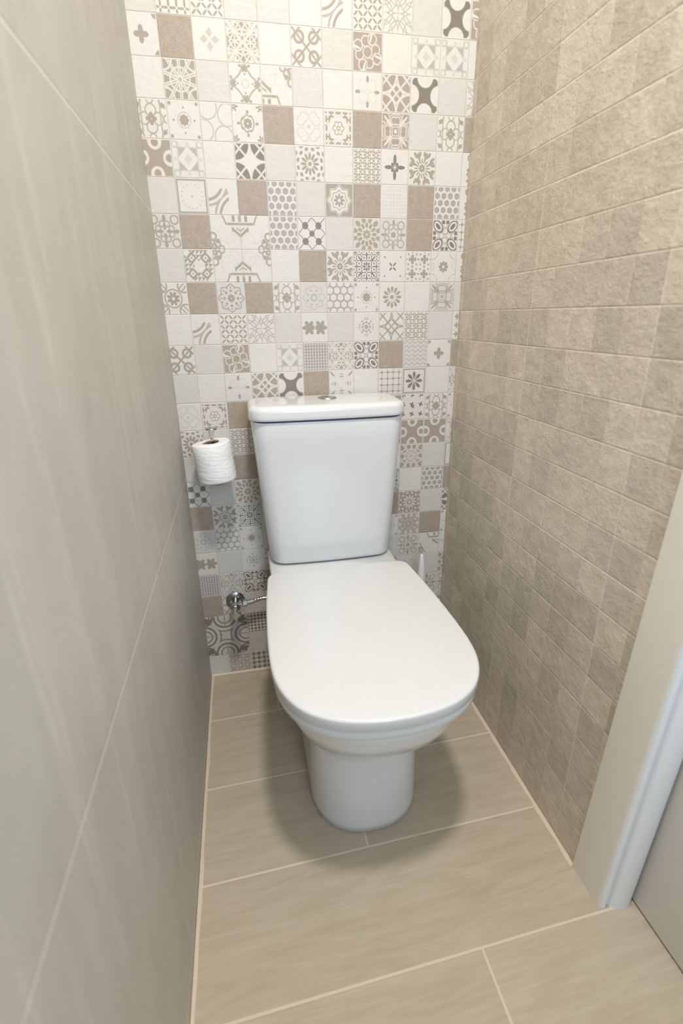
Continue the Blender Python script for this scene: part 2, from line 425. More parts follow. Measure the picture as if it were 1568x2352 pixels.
ROWS = {   # cells from the left corner (column -1) to the right corner (column 10)
23: [L, 'leafd', 'leaf', L, L, W, 'arc', 'leaf', 'arcs', L, 'x4', 'rose'],
22: ['cross', B, 'dia4', 'star', W, 'knot', L, 'rose', W, 'medal', 'medal', W],
21: [W, 'star2', L, 'quat', 'corna', L, W, 'crossf', 'goth', 'x4', L, 'arcs'],
20: ['iron', 'flow', 'swirl', 'med2', B, 'heart', 'flr', B, 'fleur', L, 'iron', B],
19: ['moon', 'medal', W, 'gothw', L, 'rosw', W, 'pet6', 'dart', 'snow', W, 'vine'],
18: [L, 'dotb', 'arc', B, 'hex', L, 'lotus', B, 'grid', B, 'hex', 'vine'],
17: ['scroll', B, 'BIG', 'BIG', 'hex', 'quad', L, 'sunf', 'lace', B, 'leaf4', 'starg'],
16: [L, 'tri', 'BIG', 'BIG', W, B, 'snow', 'lace2', 'x', 'tril', 'oct', 'vine'],
15: ['ring', B, 'starm', B, 'iron', 'lotg', 'honey', 'flow', 'daisy', W, 'fleurl', L],
14: [W, 'arc', 'leaf', 'arcs', L, 'two', L, 'sndi', 'gothl', 'pet6', L, 'dotv'],
13: ['knot', L, 'rose', W, 'medal', 'weave', 'star', 'leaf4', B, 'zig', 'cross', B],
12: [L, W, 'crossf', 'goth', 'x4', B, 'drag', W, 'starg', 'daisy8', W, 'star'],
11: ['heart', 'flr', B, 'fleur', L, 'iron', B, W, 'moon', 'bird', 'iron', 'flow'],
10: ['rosw', W, 'pet6', 'dart', 'snow', W, 'medal', W, 'gothw', 'moon', 'moon', 'medal'],
9: [L, L, B, 'grid', B, 'hex', L, 'dotb', 'arc', 'star2', L, 'dotb'],
8: ['quad', L, 'sunf', 'lace', B, 'leaf4', 'scroll', B, 'lace2', W, 'hex', B],
7: [B, 'snow', 'lace2', 'x', 'tril', 'oct', L, 'tri', B, 'roswl', L, 'gothw'],
6: ['lotg', 'honey', 'flow', 'daisy', W, 'fleurl', 'ring', B, 'flow', 'star2l', B, 'flow'],
5: ['two', L, 'sndi', 'gothl', 'pet6', L, W, 'arc', L, 'lace', 'corn', 'swirl'],
4: ['weave', 'star', 'leaf4', B, 'zig', 'cross', 'knot', L, 'rose', L, L, 'star2'],
3: [B, 'gothl', L, 'starg', 'daisy8', W, L, W, 'crossf', L, 'lace', 'lace'],
2: ['BIG2', 'BIG2', 'weaved', 'iron', 'flow', L, 'heart', 'flr', B, 'x', 'snow', 'goth'],
1: ['BIG2', 'BIG2', L, 'hex', B, W, 'rosw', W, 'pet6', B, L, 'star'],
0: [W, 'pet6', 'houn', L, 'medal', 'moon', L, 'dotb', 'arc', L, 'leaf', W],
}
def P_leaf4(x, y):
    ax, ay = x.abs(), y.abs(); p = petal(x, y, 4, .42, 1.3, .3, PI / 4)
    cross = mn(ln(ax - .3, ay) - .2, ln(ax, ay - .3) - .2, ln(ax - .68, ay) - .17, ln(ax, ay - .68) - .17)
    k = fold(x, y, 4)
    return (ink(petal(x, y, 4, .6, 1.12, .13, PI / 4)) + line(p, .13) + line(mx(cross, ax + ay - 2.), .025) * .8 + ink(petal(k[0] - .9, k[1].abs() - .18, 4, 0., .16, .07, PI / 4))).m('MINIMUM', 1.), W_, D_
PAT['leaf4'] = P_leaf4

def build_back_wall():
    bm = bmesh.new(); uvp = bm.loops.layers.uv.new('UVMap'); uvc = bm.loops.layers.uv.new('cell')
    mats = []
    def slot(k):
        if k not in mats: mats.append(k)
        return mats.index(k)
    nrow = int(ZC / SZ) + 1
    for r in range(nrow):
        row = ROWS.get(r) or ROWS[(r - 24) % 9 + (0 if r < 33 else 9) + 3]
        for i in range(12):
            c = i - 1
            x0, x1 = max(c * SX, XL), min((c + 1) * SX, XR); z0, z1 = r * SZ, min((r + 1) * SZ, ZC)
            if x1 - x0 < 1e-4 or z1 - z0 < 1e-4: continue
            k = row[i]
            if k in ('BIG', 'BIG2') and r not in (1, 2, 16, 17): k = L
            vs = [bm.verts.new((x, 0, z)) for x, z in ((x0, z0), (x1, z0), (x1, z1), (x0, z1))]
            f = bm.faces.new(vs)
            for lp in f.loops:
                u, v = (lp.vert.co.x - c * SX) / SX, (lp.vert.co.z - r * SZ) / SZ
                lp[uvc].uv = (u, v)
                if k == 'BIG': u, v = (u + (c - 1)) / 2, (v + (r - 16)) / 2
                if k == 'BIG2': u, v = (u + (c + 1)) / 2, (v + (r - 1)) / 2
                lp[uvp].uv = (u, v)
            f.material_index = slot({'BIG': 'big', 'BIG2': 'big2'}.get(k, k))
    me = bpy.data.meshes.new('wall_back'); 
    for f in bm.faces:
        if f.normal.y > 0: f.normal_flip()
    # solid body behind the tiles
    bm.normal_update()
    bm.to_mesh(me); bm.free()
    for k in mats: me.materials.append(mosaic(k))
    o = bpy.data.objects.new('wall_back', me); C.objects.link(o)
    return struct(o)
wall_back = build_back_wall()

# ---- side wall stone mosaic
def right_wall_mat():
    m, nt, b = new_mat('beige_stone_mosaic')
    ob = coord(nt); x, y, z = sep(nt, ob)
    gy, gz = (y + .337) / SX, z / SZ
    iy, iz = gy.floor(), gz.floor()
    fy, fz = gy.mod(1), gz.mod(1)
    ident = comb(nt, iy, iz, 3.)
    rnd = white(nt, ident); rnd2 = white(nt, comb(nt, iz, iy, 9.))
    sh = comb(nt, rnd * 5, y + rnd2 * 3, z)
    n1 = noise(nt, mapping(nt, sh, (1, 1, 1.5), (.5, 0, 0)), 30, 7, .68, .25); n2 = noise(nt, sh, 130, 4, .65, .1); n3 = noise(nt, ob, 420, 2, .6)
    base = mix(nt, ((n1 - .5) * 2.0).m('ADD', .5, clamp=True), (.51, .437, .345), (.71, .63, .52))
    tone = 1.0 + (rnd - .5) * .24 + (n3 - .5) * .12 + (n2 - .5) * .14
    base = mix(nt, 1., base, comb(nt, tone, tone, tone), 'MULTIPLY')
    dz = mn(fz, 1 - fz) * SZ; dy = mn(fy, 1 - fy) * SX
    by = ((y + .337) / (SX * 5) + .5).mod(1) - .5
    bz = (z / (SZ * 9) + .5).mod(1) - .5
    big = mn(by.abs() * SX * 5, bz.abs() * SZ * 9)
    lv = ink(dy - .0010, .0006) * .22 + ink(dz - .0007, .0006) * .22
    base = mix(nt, mx(lv, ink(big - .0012, .0006) * .7), base, (.80, .72, .60))
    nt.links.new(base, b.inputs['Base Color'])
    b.inputs['Roughness'].default_value = .5; b.inputs['Specular IOR Level'].default_value = .3
    h = n1 * .9 + n2 * .55 - ink(dz - .001, .0012) * .30 - ink(dy - .0008, .001) * .07
    bump(nt, b, h, .0034, .8)
    return m
def left_wall_mat():
    m, nt, b = new_mat('grey_slab')
    ob = coord(nt); x, y, z = sep(nt, ob)
    st = mapping(nt, ob, (1, 10, .5), (0.05, 0, 0)); st2 = mapping(nt, ob, (1, 3.4, 1.0), (-.04, 0, 0))
    n1 = noise(nt, st, 3.2, 6, .65, .5); n2 = noise(nt, st2, 2.4, 6, .65, 1.3); n3 = noise(nt, ob, 300, 2, .6); n4 = noise(nt, mapping(nt, ob, (1, 1, 1)), 11, 5, .6, 1)
    f = ((n1 - .5) * .8 + (n2 - .5) * 1.3 + (n4 - .5) * .6 + .5).m('ADD', 0., clamp=True)
    base = mix(nt, f, (.45, .428, .375), (.585, .56, .50))
    veins = ink((n1 - .62).abs() - .006, .008) * .5
    base = mix(nt, veins, base, (.74, .71, .64))
    tone = 1 + (n3 - .5) * .12
    base = mix(nt, 1., base, comb(nt, tone, tone, tone), 'MULTIPLY')
    d = ((z - .618) / .588 + .5).mod(1) - .5
    g = ink(d.abs() * .588 - .0014, .0007)
    base = mix(nt, g * .8, base, (.80, .74, .64))
    nt.links.new(base, b.inputs['Base Color'])
    b.inputs['Roughness'].default_value = .45; b.inputs['Specular IOR Level'].default_value = .35
    bump(nt, b, n1 * .5 + n4 * .3 - g * 1.2, .0015, .7)
    return m
def floor_mat():
    m, nt, b = new_mat('wood_look_floor_tile')
    ob = coord(nt); x, y, z = sep(nt, ob)
    # plank rows run along x, tilted two degrees
    yy = (y - (x + .054) * .037 + .190) / -.2123
    row = yy.floor(); fr = yy.mod(1)
    off = (row * .4085 - .136) ; L0 = .9          # butt joints
    # butt joint positions: row 1 -> x=.275, row 3 -> x=.42
    fx0 = (x - .275 - (row - 1) * .0725 - (row.mod(2)) * 0 + .45 * ((row - 1).mod(2))) / L0
    ix = fx0.floor(); fx = fx0.mod(1)
    rnd = white(nt, comb(nt, row, ix, 1.)); rnd2 = white(nt, comb(nt, ix, row, 5.))
    g = comb(nt, x + rnd * 7, yy * .2123 + rnd2 * 5 + rnd * .0, rnd * 3)
    n1 = noise(nt, mapping(nt, g, (1.1, 11, 1)), 4.2, 6, .6, .6)
    n2 = noise(nt, mapping(nt, g, (1.2, 30, 1)), 11, 5, .7, .8); n3 = noise(nt, ob, 350, 2, .6)
    n4 = noise(nt, mapping(nt, g, (1, 4, 1)), 2.2, 2, .4, .5)
    rings = (n4 * 60).sin() * .5 + .5
    f = ((n1 - .5) * .9 + (n2 - .5) * .9 + (rings - .5) * .13 + (rnd - .5) * .15 + .52).m('ADD', 0., clamp=True)
    base = mix(nt, f, (.385, .312, .216), (.565, .485, .375))
    tone = 1 + (n3 - .5) * .08
    base = mix(nt, 1., base, comb(nt, tone, tone, tone), 'MULTIPLY')
    d1 = mn(fr, 1 - fr) * .2123; d2 = mn(fx, 1 - fx) * L0
    gl = ink(mn(d1, d2) - .0023, .0006)
    base = mix(nt, gl, base, (.66, .56, .44))
    nt.links.new(base, b.inputs['Base Color'])
    b.inputs['Roughness'].default_value = .42; b.inputs['Specular IOR Level'].default_value = .35
    bump(nt, b, n2 * .3 + n1 * .2 - gl * 1.0, .001, .6)
    return m
def plain(name, col, rough, metal=0, spec=.5, coat=0, nscale=0, nd=.001, var=0.):
    m, nt, b = new_mat(name)
    ob = coord(nt); n = noise(nt, ob, nscale or 60, 3, .55)
    t = 1 + (n - .5) * var
    c = mix(nt, 1., tuple(col), comb(nt, t, t, t), 'MULTIPLY')
    nt.links.new(c, b.inputs['Base Color'])
    b.inputs['Roughness'].default_value = rough; b.inputs['Metallic'].default_value = metal
    b.inputs['Specular IOR Level'].default_value = spec; b.inputs['Coat Weight'].default_value = coat
    b.inputs['Coat Roughness'].default_value = .05
    if nscale: bump(nt, b, n, nd, .6)
    return m
M_right, M_left, M_floor = right_wall_mat(), left_wall_mat(), floor_mat()
M_paint = plain('wall_paint', (.50, .48, .45), .8, nscale=300, nd=.0003)
M_ceil = plain('ceiling_paint', (.62, .60, .57), .85, nscale=300, nd=.0003)
M_grout = plain('pale_grout', (.74, .60, .46), .7, nscale=150, nd=.0006, var=.15)
M_trim = plain('cream_satin_paint', (.80, .745, .655), .38, spec=.4)
M_bead = plain('daylit_trim_paint', (.84, .85, .86), .3, spec=.5)  # cooler copy of the trim paint; blue daylight on the moulding put in colour
M_door = plain('greige_door_paint', (.82, .785, .735), .45, spec=.4)
M_cer = plain('white_glazed_ceramic', (.75, .755, .755), .18, spec=.5, coat=.4)
M_seat = plain('white_seat_plastic', (.70, .70, .695), .2, spec=.5)
M_chrome = plain('chrome', (.50, .50, .49), .13, 1)
M_brush = plain('brushed_steel', (.62, .60, .56), .3, 1)
M_paper = plain('toilet_paper', (.86, .86, .85), .9, spec=.1, nscale=220, nd=.0006)
M_card = plain('cardboard', (.36, .25, .15), .85, spec=.1, var=.2)
M_dark = plain('seam_shade', (.05, .07, .12), .6)  # dark blue stands in for the shadow under the cistern lid
M_plas = plain('white_plastic', (.80, .78, .74), .3)
M_glow = new_mat('lamp_diffuser')[0]
_b = M_glow.node_tree.nodes['Principled BSDF']; _b.inputs['Emission Color'].default_value = (1, .92, .8, 1); _b.inputs['Emission Strength'].default_value = 6

# ------------------------------------------------------------------ the room
def quadbox(name, m, *b):
    bm = bmesh.new()
    for q in b: box(bm, *q)
    return struct(obj(name, bm, m, smooth=False))
T = .10
DY0, DY1, DH = -.718, -1.56, 2.06            # the door casing starts here on the right wall
quadbox('floor', M_floor, (XL - T, XR + T, YF - T, T, -T, 0))
quadbox('ceiling', M_ceil, (XL - T, XR + T, YF - T, T, ZC, ZC + T))
quadbox('wall_left', M_left, (XL - T, XL, YF, T, 0, ZC))
quadbox('wall_right', M_right, (XR, XR + T, DY0, T, 0, ZC), (XR, XR + T, DY1, DY0, DH, ZC), (XR, XR + T, YF, DY1, 0, ZC))
WX0, WX1, WZ0, WZ1 = .18, .62, .99, 1.91
quadbox('wall_front', M_paint, (XL, WX0, YF - T, YF, 0, ZC), (WX1, XR, YF - T, YF, 0, ZC), (WX0, WX1, YF - T, YF, 0, WZ0), (WX0, WX1, YF - T, YF, WZ1, ZC))
# window behind the camera
bm = bmesh.new()
for q in ((WX0, WX1, WZ0, WZ0 + .04), (WX0, WX1, WZ1 - .04, WZ1), (WX0, WX0 + .04, WZ0, WZ1), (WX1 - .04, WX1, WZ0, WZ1)):
    box(bm, q[0], q[1], YF - .06, YF - .01, q[2], q[3], .003)
win = struct(obj('window_1', bm, M_trim))
M_glass = plain('window_glass', (.9, .95, 1), .05); M_glass.node_tree.nodes['Principled BSDF'].inputs['Transmission Weight'].default_value = 1
bm = bmesh.new(); box(bm, WX0 + .04, WX1 - .04, YF - .04, YF - .034, WZ0 + .04, WZ1 - .04); obj('window_pane', bm, M_glass, win, smooth=False)
# pale silicone line along the foot of the walls
def bead(name, p0, p1, n, r=.0068):
    bm = bmesh.new(); p0, p1, n = Vector(p0), Vector(p1), Vector(n)
    m = 40; rings = []
    for i in range(m + 1):
        p = p0.lerp(p1, i / m); k = r * (1 + .25 * math.sin(i * 1.7) * math.sin(i * .6))
        rings.append([p, p + n * k, p + n * k * .55 + Vector((0, 0, k * .3)), p + n * k * .1 + Vector((0, 0, k * .7))])
    loft(bm, rings)
    return struct(obj(name, bm, M_grout))
bead('trim_1', (XL, YF, 0), (XL, 0, 0), (1, 0, 0))
bead('trim_2', (XR, DY0, 0), (XR, 0, 0), (-1, 0, 0))
bead('trim_3', (XL, 0, 0), (XR, 0, 0), (0, -1, 0), .0045)

# ---- door in the right wall: flat casing, rounded stop moulding, leaf set back
def vertical_profile(bm, prof, z0, z1):
    loft(bm, [[Vector((x, y, z)) for x, y in prof] for z in (z0, z1)])
a = DY0; e = -.790
bm = bmesh.new()
vertical_profile(bm, [(XR + .06, a), (XR - .003, a), (XR - .004, a - .001), (XR - .004, e + .004), (XR - .002, e), (XR + .06, e)], 0, DH + .06)
box(bm, XR - .004, XR + .06, DY1 - .04, a, DH, DH + .065, .002)
box(bm, XR - .004, XR + .06, DY1 - .065, DY1, 0, DH + .06, .002)
casing = struct(obj('trim_4', bm, M_trim, sharp=30))
bm = bmesh.new()
prof = []
for k in range(9):                              # small bead
    t = PI * k / 8; prof.append((XR + .006 - .007 * math.cos(t), e - .007 * math.sin(t)))
prof.append((XR + .015, e - .0015)); prof.append((XR + .0165, e - .0035))
for k in range(13):                             # broad rounded part
    t = PI * k / 12; prof.append((XR + .0385 - .0215 * math.cos(t), e - .003 - .0115 * math.sin(t)))
prof.append((XR + .061, e + .0)); prof.append((XR + .061, e + .01)); prof.append((XR - .001, e + .01))
vertical_profile(bm, prof, 0.0, DH)
mould = struct(obj('trim_5', bm, M_bead, sharp=50))
bm = bmesh.new()
box(bm, XR + .064, XR + .10, DY1 + .004, e + .008, .005, DH - .002, .0015)
door = struct(obj('door_1', bm, M_door))
# handle on the far half of the leaf
bm = bmesh.new()
Mx = Matrix.Rotation(-PI / 2, 4, 'Y')
lathe(bm, [(0.0001, 0), (.024, 0), (.025, .002), (.024, .006), (.009, .008), (.009, .035), (.0001, .036)], Matrix.Translation((XR + .066, DY1 + .07, 1.02)) @ Mx, 32)
tube(bm, spline([(XR + .033, DY1 + .07, 1.02), (XR + .03, DY1 + .09, 1.02), (XR + .03, DY1 + .18, 1.02)], 6), .008)
obj('door_handle', bm, M_brush, door)

# the door frame and the wall end beside it stand slightly out of plumb
for o_ in [casing, mould, door] + list(door.children) + [bpy.data.objects['wall_right']]:
    for v_ in o_.data.vertices:
        if v_.co.y < -.5 and (v_.co.y > -1.7): v_.co.y -= .042 * v_.co.z
# ------------------------------------------------------------------ ceiling lamp
t = thing('ceiling_lamp', 'round flush ceiling lamp with a white rim above the toilet room', 'lamp', (LAMP[0], LAMP[1], ZC))
bm = bmesh.new(); lathe(bm, [(.0001, 0), (.115, 0), (.118, -.006), (.116, -.03), (.10, -.036), (.10, -.03), (.0001, -.03)]); obj('lamp_body', bm, M_plas, t)
bm = bmesh.new(); lathe(bm, [(.0001, -.030), (.098, -.030), (.097, -.034), (.0001, -.038)]); obj('diffuser', bm, M_glow, t)

# ------------------------------------------------------------------ the toilet
TX = .2955
toilet = thing('toilet', 'white close-coupled toilet with closed lid on wood-look floor', 'toilet', (TX, -.36, 0))
def oval(hw, yf, yb, z, nf=2.6, nb=4.5, nseg=48, ym=None, cx=TX):
    """closed horizontal ring: superellipse front half, squarer back half"""
    ym = ym if ym is not None else (yf + yb) / 2
    out = []
    for i in range(nseg * 2):
        t = 2 * PI * i / (nseg * 2); c, s = math.cos(t), math.sin(t)
        n = nf if s < 0 else nb
        L = (ym - yf) if s < 0 else (yb - ym)
        out.append(Vector((cx + hw * math.copysign(abs(c) ** (2 / n), c), ym + L * math.copysign(abs(s) ** (2 / n), s), z)))
    return out
secs = [  # z, half width, front y, back y, middle y, front exponent
    (0, .1105, -.567, -.03, -.45, 2.35), (.004, .1155, -.573, -.03, -.45, 2.35), (.02, .1155, -.573, -.03, -.45, 2.35), (.08, .1150, -.571, -.03, -.45, 2.35),
    (.14, .1140, -.569, -.03, -.45, 2.35), (.185, .1140, -.568, -.03, -.45, 2.35), (.205, .1155, -.571, -.03, -.45, 2.35), (.217, .1175, -.579, -0.035, -.45, 2.35),
    (.226, .1230, -.590, -0.05, -.45, 2.35), (.238, .1300, -.604, -0.08, -.45, 2.4), (.255, .1385, -.622, -0.11, -.45, 2.4), (.275, .1475, -.642, -0.14, -.45, 2.45),
    (.300, .1580, -.664, -0.17, -.45, 2.5), (.325, .1660, -.682, -.19, -.45, 2.5), (.348, .1710, -.693, -.19, -.45, 2.5), (.358, .1725, -.696, -.19, -.45, 2.5),
    (.361, .1732, -.6972, -.19, -.45, 2.5), (.370, .1752, -.7005, -.19, -.45, 2.5), (.379, .1765, -.7030, -.19, -.45, 2.5), (.3825, .1755, -.702, -.19, -.45, 2.5),
    (.384, .170, -.697, -.19, -.45, 2.5)]
bm = bmesh.new()
loft(bm, [oval(hw, yf, yb, z, nf, 6, ym=ym) for z, hw, yf, yb, ym, nf in secs])
# raised deck under the cistern
def rrect(hw, y0, y1, z, r, bulge=0., n=10, cx=TX, nf=24):
    """rounded rectangle ring, y0 front (more negative); front edge bulges"""
    out = []
    def fr(x): return -bulge * (1 - (x / hw) ** 2)
    for (sx, sy, a0) in ((1, 1, 0), (-1, 1, 90), (-1, -1, 180)):
        for k in range(n + 1):
            a = math.radians(a0 + 90 * k / n)
            px, py = sx * (hw - r) + r * math.cos(a), (y1 - r if sy > 0 else y0 + r) + r * math.sin(a)
            if sy < 0: py += fr(px)
            out.append(Vector((cx + px, py, z)))
    for k in range(1, nf):
        px = -(hw - r) + 2 * (hw - r) * k / nf
        out.append(Vector((cx + px, y0 + fr(px), z)))
    for k in range(n + 1):
        a = math.radians(270 + 90 * k / n)
        px, py = (hw - r) + r * math.cos(a), y0 + r + r * math.sin(a)
        out.append(Vector((cx + px, py + fr(px), z)))
    return out
loft(bm, [rrect(.150, -.250, -.015, .34, .03), rrect(.158, -.262, -.010, .37, .03), rrect(.161, -.262, -.010, .400, .03), rrect(.1595, -.255, -.011, .4075, .03), rrect(.156, -.245, -.014, .4105, .03)])
bowl = obj('bowl', bm, M_cer, None, sharp=60)
# seat and lid share one outline
HW = [(-.205, .128), (-.2065, .148), (-.213, .162), (-.228, .1705), (-.26, .174), (-.33, .180), (-.42, .1845), (-.50, .1862), (-.555, .1845), (-.60, .1775), (-.64, .1615), (-.672, .1370), (-.696, .101), (-.709, .060), (-.7145, .020)]
def outline(z, inset=0.):
    half = spline([(h, y, 0) for y, h in HW], 5)
    pts = [Vector((TX + p.x, p.y, z)) for p in half] + [Vector((TX - p.x, p.y, z)) for p in reversed(half)]
    if not inset: return pts
    n = len(pts); out = []
    for i, p in enumerate(pts):
        t = pts[(i + 1) % n] - pts[i - 1]; t.normalize()
        nrm = Vector((t.y, -t.x, 0))
        if (p + nrm * .01 - Vector((TX, -.45, z))).length > (p - Vector((TX, -.45, z))).length: nrm = -nrm
        out.append(p + nrm * inset)
    return out
bm = bmesh.new()
loft(bm, [outline(.3855, .012), outline(.386, .006), outline(.389, .0035), outline(.400, .0035), outline(.4025, .005), outline(.4025, .012)])
seat = obj('seat', bm, M_seat, None, sharp=50)
bm = bmesh.new()
z0, z1 = .405, .4305
rings = [outline(z0, .008), outline(z0, .0025), outline(z0 + .002, .001), outline(z1 - .006, .0001)]
for k in range(1, 8):
    a = PI / 2 * k / 7; rings.append(outline(z1 - .006 + .005 * math.sin(a), .0001 + .006 * (1 - math.cos(a))))
top = rings[-1]
for k_, dz in ((.9, .0005), (.7, .0011), (.45, .0015), (.2, .0017)): rings.append([Vector((TX + (p.x - TX) * k_, -.46 + (p.y + .46) * k_, z1 - .001 + dz)) for p in top])
loft(bm, rings)
lid = obj('lid', bm, M_seat, None, sharp=50)
# hinges
hinge = []
for s in (-1, 1):
    bm = bmesh.new()
    lathe(bm, [(.0001, .409), (.011, .409), (.012, .412), (.011, .416), (.0001, .417)], Matrix.Translation((TX + s * .085, -.213, -.002)), 24)
    tube(bm, [(TX + s * .085 - .015, -.2035, .4085), (TX + s * .085 + .015, -.2035, .4085)], .006)
    hinge.append(obj('hinge', bm, M_seat, None))
# cistern
bm = bmesh.new(); CX = .2945
def cs(z, k=0.):
    t = (z - .413) / (.778 - .413)
    hw = .1535 + (.1765 - .1535) * (t ** .9 if t > 0 else 0); y0 = -.141 - .024 * t
    return rrect(hw - k, y0 + k, -.012 - k * .3, z, .034 - k * .5, .0075, cx=CX - .003 * t)
loft(bm, [cs(.4130, .016), cs(.4133, .010), cs(.4155, .0045), cs(.4195, .0015), cs(.4265), cs(.47), cs(.53), cs(.60), cs(.67), cs(.73), cs(.774), cs(.7765, .0008), cs(.7775, .003)])
cist = obj('cistern', bm, M_cer, None, sharp=60)
LX = .2915
def cl(z, k=0.): return rrect(.1805 - k, -.1705 + k, -.008 - k * .5, z, .036 - k * .4, .007, cx=LX)
bm = bmesh.new()
rings = [cl(.7805, .004), cl(.7807, .0012), cl(.782), cl(.788), cl(.798, .0004)]
for k in range(1, 8):
    a = PI / 2 * k / 7; rings.append(cl(.798 + .0135 * math.sin(a), .0004 + .014 * (1 - math.cos(a))))
rings.append(cl(.8122, .03))
loft(bm, rings)
clid = obj('cistern_lid', bm, M_cer, None, sharp=60)
bm = bmesh.new(); loft(bm, [rrect(.170, -.166, -.015, .7765, .03, .007, cx=LX), rrect(.170, -.166, -.015, .7815, .03, .007, cx=LX)])
seam = obj('lid_gap_shade', bm, M_dark, None)  # dark slab filling the lid gap, its shade put into the colour
bm = bmesh.new()
FB = Matrix.Translation((.3005, -.078, .811))
lathe(bm, [(.0001, 0), (.0225, 0), (.0228, .002), (.0212, .0042), (.0195, .0046), (.0188, .0036), (.0150, .0052), (.006, .0064), (.0001, .0066)], FB, 48)
box(bm, .3003, .3009, -.0965, -.0595, .8155, .8178)
btn = obj('flush_button', bm, M_chrome, None, sharp=35)
kids_at(toilet, [bowl, seat, lid, cist, clid, seam, btn] + hinge)
for o in (clid, seam, btn): o.parent = cist; 

# ------------------------------------------------------------------ toilet roll and its holder
RX, RY, RZ = .0240, -.066, .672
tilt = Matrix.Translation((RX, RY, RZ)) @ Matrix.Rotation(math.radians(-6.5), 4, 'Y') @ Matrix.Rotation(math.radians(-2.), 4, 'X')
roll = thing('toilet_roll', 'white toilet paper roll hanging tilted on the chrome pin beside the cistern', 'toilet roll', (RX, RY, RZ - .05))
bm = bmesh.new(); n = 72; R0, R1, H = .0455, .0205, .0475
prof = [(R1, -H), (R0 - .005, -H - .0002), (R0 - .0015, -H + .0015), (R0, -H + .005), (R0 + .0002, -.02), (R0, 0), (R0 + .0002, .02), (R0, H - .004), (R0 - .0015, H - .001), (R0 - .004, H), (.036, H - .0006), (.028, H - .0006), (R1, H - .001)]
rings = []
for r, z in prof:
    rings.append([tilt @ Vector(((r + (.0006 * math.sin(3 * a + z * 60) if r > .04 else 0)) * math.cos(a), (r + (.0006 * math.sin(3 * a + z * 60) if r > .04 else 0)) * math.sin(a), z + .0008 * math.sin(2 * a) * (r > .02))) for a in [2 * PI * i / n for i in range(n)]])
vr = [[bm.verts.new(p) for p in r] for r in rings]
for a_, b_ in zip(vr, vr[1:] + vr[:1]):
    for i in range(n): bm.faces.new((a_[i], a_[(i + 1) % n], b_[(i + 1) % n], b_[i]))
paper = obj('paper', bm, M_paper, None, sharp=50)
def roll_wraps():
    # faint ridges where the sheet has wrinkled around the roll
    m, nt, b = new_mat('wrinkled_toilet_paper')
    ob = coord(nt); n1 = noise(nt, mapping(nt, ob, (1, 1, 5)), 16, 3, .5, 1.4); n2 = noise(nt, ob, 260, 3, .6)
    nt.links.new(rgb(nt, (.87, .865, .85)), b.inputs['Base Color']); b.inputs['Roughness'].default_value = .9; b.inputs['Specular IOR Level'].default_value = .1
    bump(nt, b, n1 * 1. + n2 * .12, .004, .55); return m
paper.data.materials[0] = roll_wraps()
bm = bmesh.new()
rings = [[tilt @ Vector((r * math.cos(2 * PI * i / 40), r * math.sin(2 * PI * i / 40), z)) for i in range(40)] for r, z in ((.0204, -H + .001), (.0204, H - .002), (.0194, H - .002), (.0194, -H + .001))]
vr = [[bm.verts.new(p) for p in r] for r in rings]
for a_, b_ in zip(vr, vr[1:] + vr[:1]):
    for i in range(40): bm.faces.new((a_[i], a_[(i + 1) % 40], b_[(i + 1) % 40], b_[i]))
core = obj('cardboard_core', bm, M_card, None)
kids_at(roll, [paper, core]); core['label'] = 'brown cardboard core'
holder = thing('toilet_roll_holder', 'chrome upright roll holder with a cone-shaped cap on the patterned wall', 'toilet roll holder', (RX, 0, .615))
bm = bmesh.new(); lathe(bm, [(.0001, -.026), (.0025, -.025), (.0048, -.014), (.0066, -.002), (.0082, .001), (.0125, .0022), (.0132, .004), (.0125, .006), (.004, .0072), (.0001, .0074)], Matrix.Translation((RX - .0005, RY, .7465)), 40)
cap = obj('cap', bm, M_chrome, None, sharp=40)
bm = bmesh.new(); tube(bm, [(RX, RY, .614), (RX, RY, .74)], .0038); rod = obj('pin', bm, M_chrome, None)
bm = bmesh.new()
tube(bm, spline([(RX, RY, .6175), (RX, RY + .012, .614), (RX, -.03, .614), (RX, -.004, .614)], 6), .005)
arm = obj('arm', bm, M_chrome, None)
bm = bmesh.new(); lathe(bm, [(.0001, 0), (.018, 0), (.018, .004), (.016, .006), (.0001, .0065)], Matrix.Translation((RX, 0, .614)) @ Matrix.Rotation(PI / 2, 4, 'X'), 32)
plate = obj('wall_plate', bm, M_chrome, None)
bm = bmesh.new(); lathe(bm, [(.0001, .6170), (.0205, .6170), (.0212, .6180), (.0205, .6192), (.0001, .6192)], Matrix.Translation((RX, RY, 0)), 32)
rest = obj('rest_disc', bm, M_chrome, None)
kids_at(holder, [cap, rod, arm, plate, rest])

# ------------------------------------------------------------------ stop valve and hose
VX, VZ = .0365, .247
valve = thing('stop_valve', 'chrome angle stop valve on the patterned wall left of the toilet', 'valve', (VX, 0, VZ))
RXm = Matrix.Rotation(PI / 2, 4, 'X')       # local z -> -y
bm = bmesh.new(); lathe(bm, [(.0001, 0), (.0265, 0), (.0262, .003), (.022, .006), (.015, .008), (.0145, .0105), (.0001, .0105)], Matrix.Translation((VX, 0, VZ)) @ RXm, 40); ros = obj('rosette', bm, M_chrome, None, sharp=35)
bm = bmesh.new()
lathe(bm, [(.0001, .008), (.0085, .008), (.0085, .02), (.0105, .022), (.0125, .028), (.0125, .044), (.0105, .05), (.008, .052), (.008, .06), (.0001, .06)], Matrix.Translation((VX, 0, VZ)) @ RXm, 32)
tube(bm, [(VX, -.036, VZ + .002), (VX + .02, -.036, VZ + .0065)], .0075)
body = obj('body', bm, M_chrome, None, sharp=35)
bm = bmesh.new()
rings = []
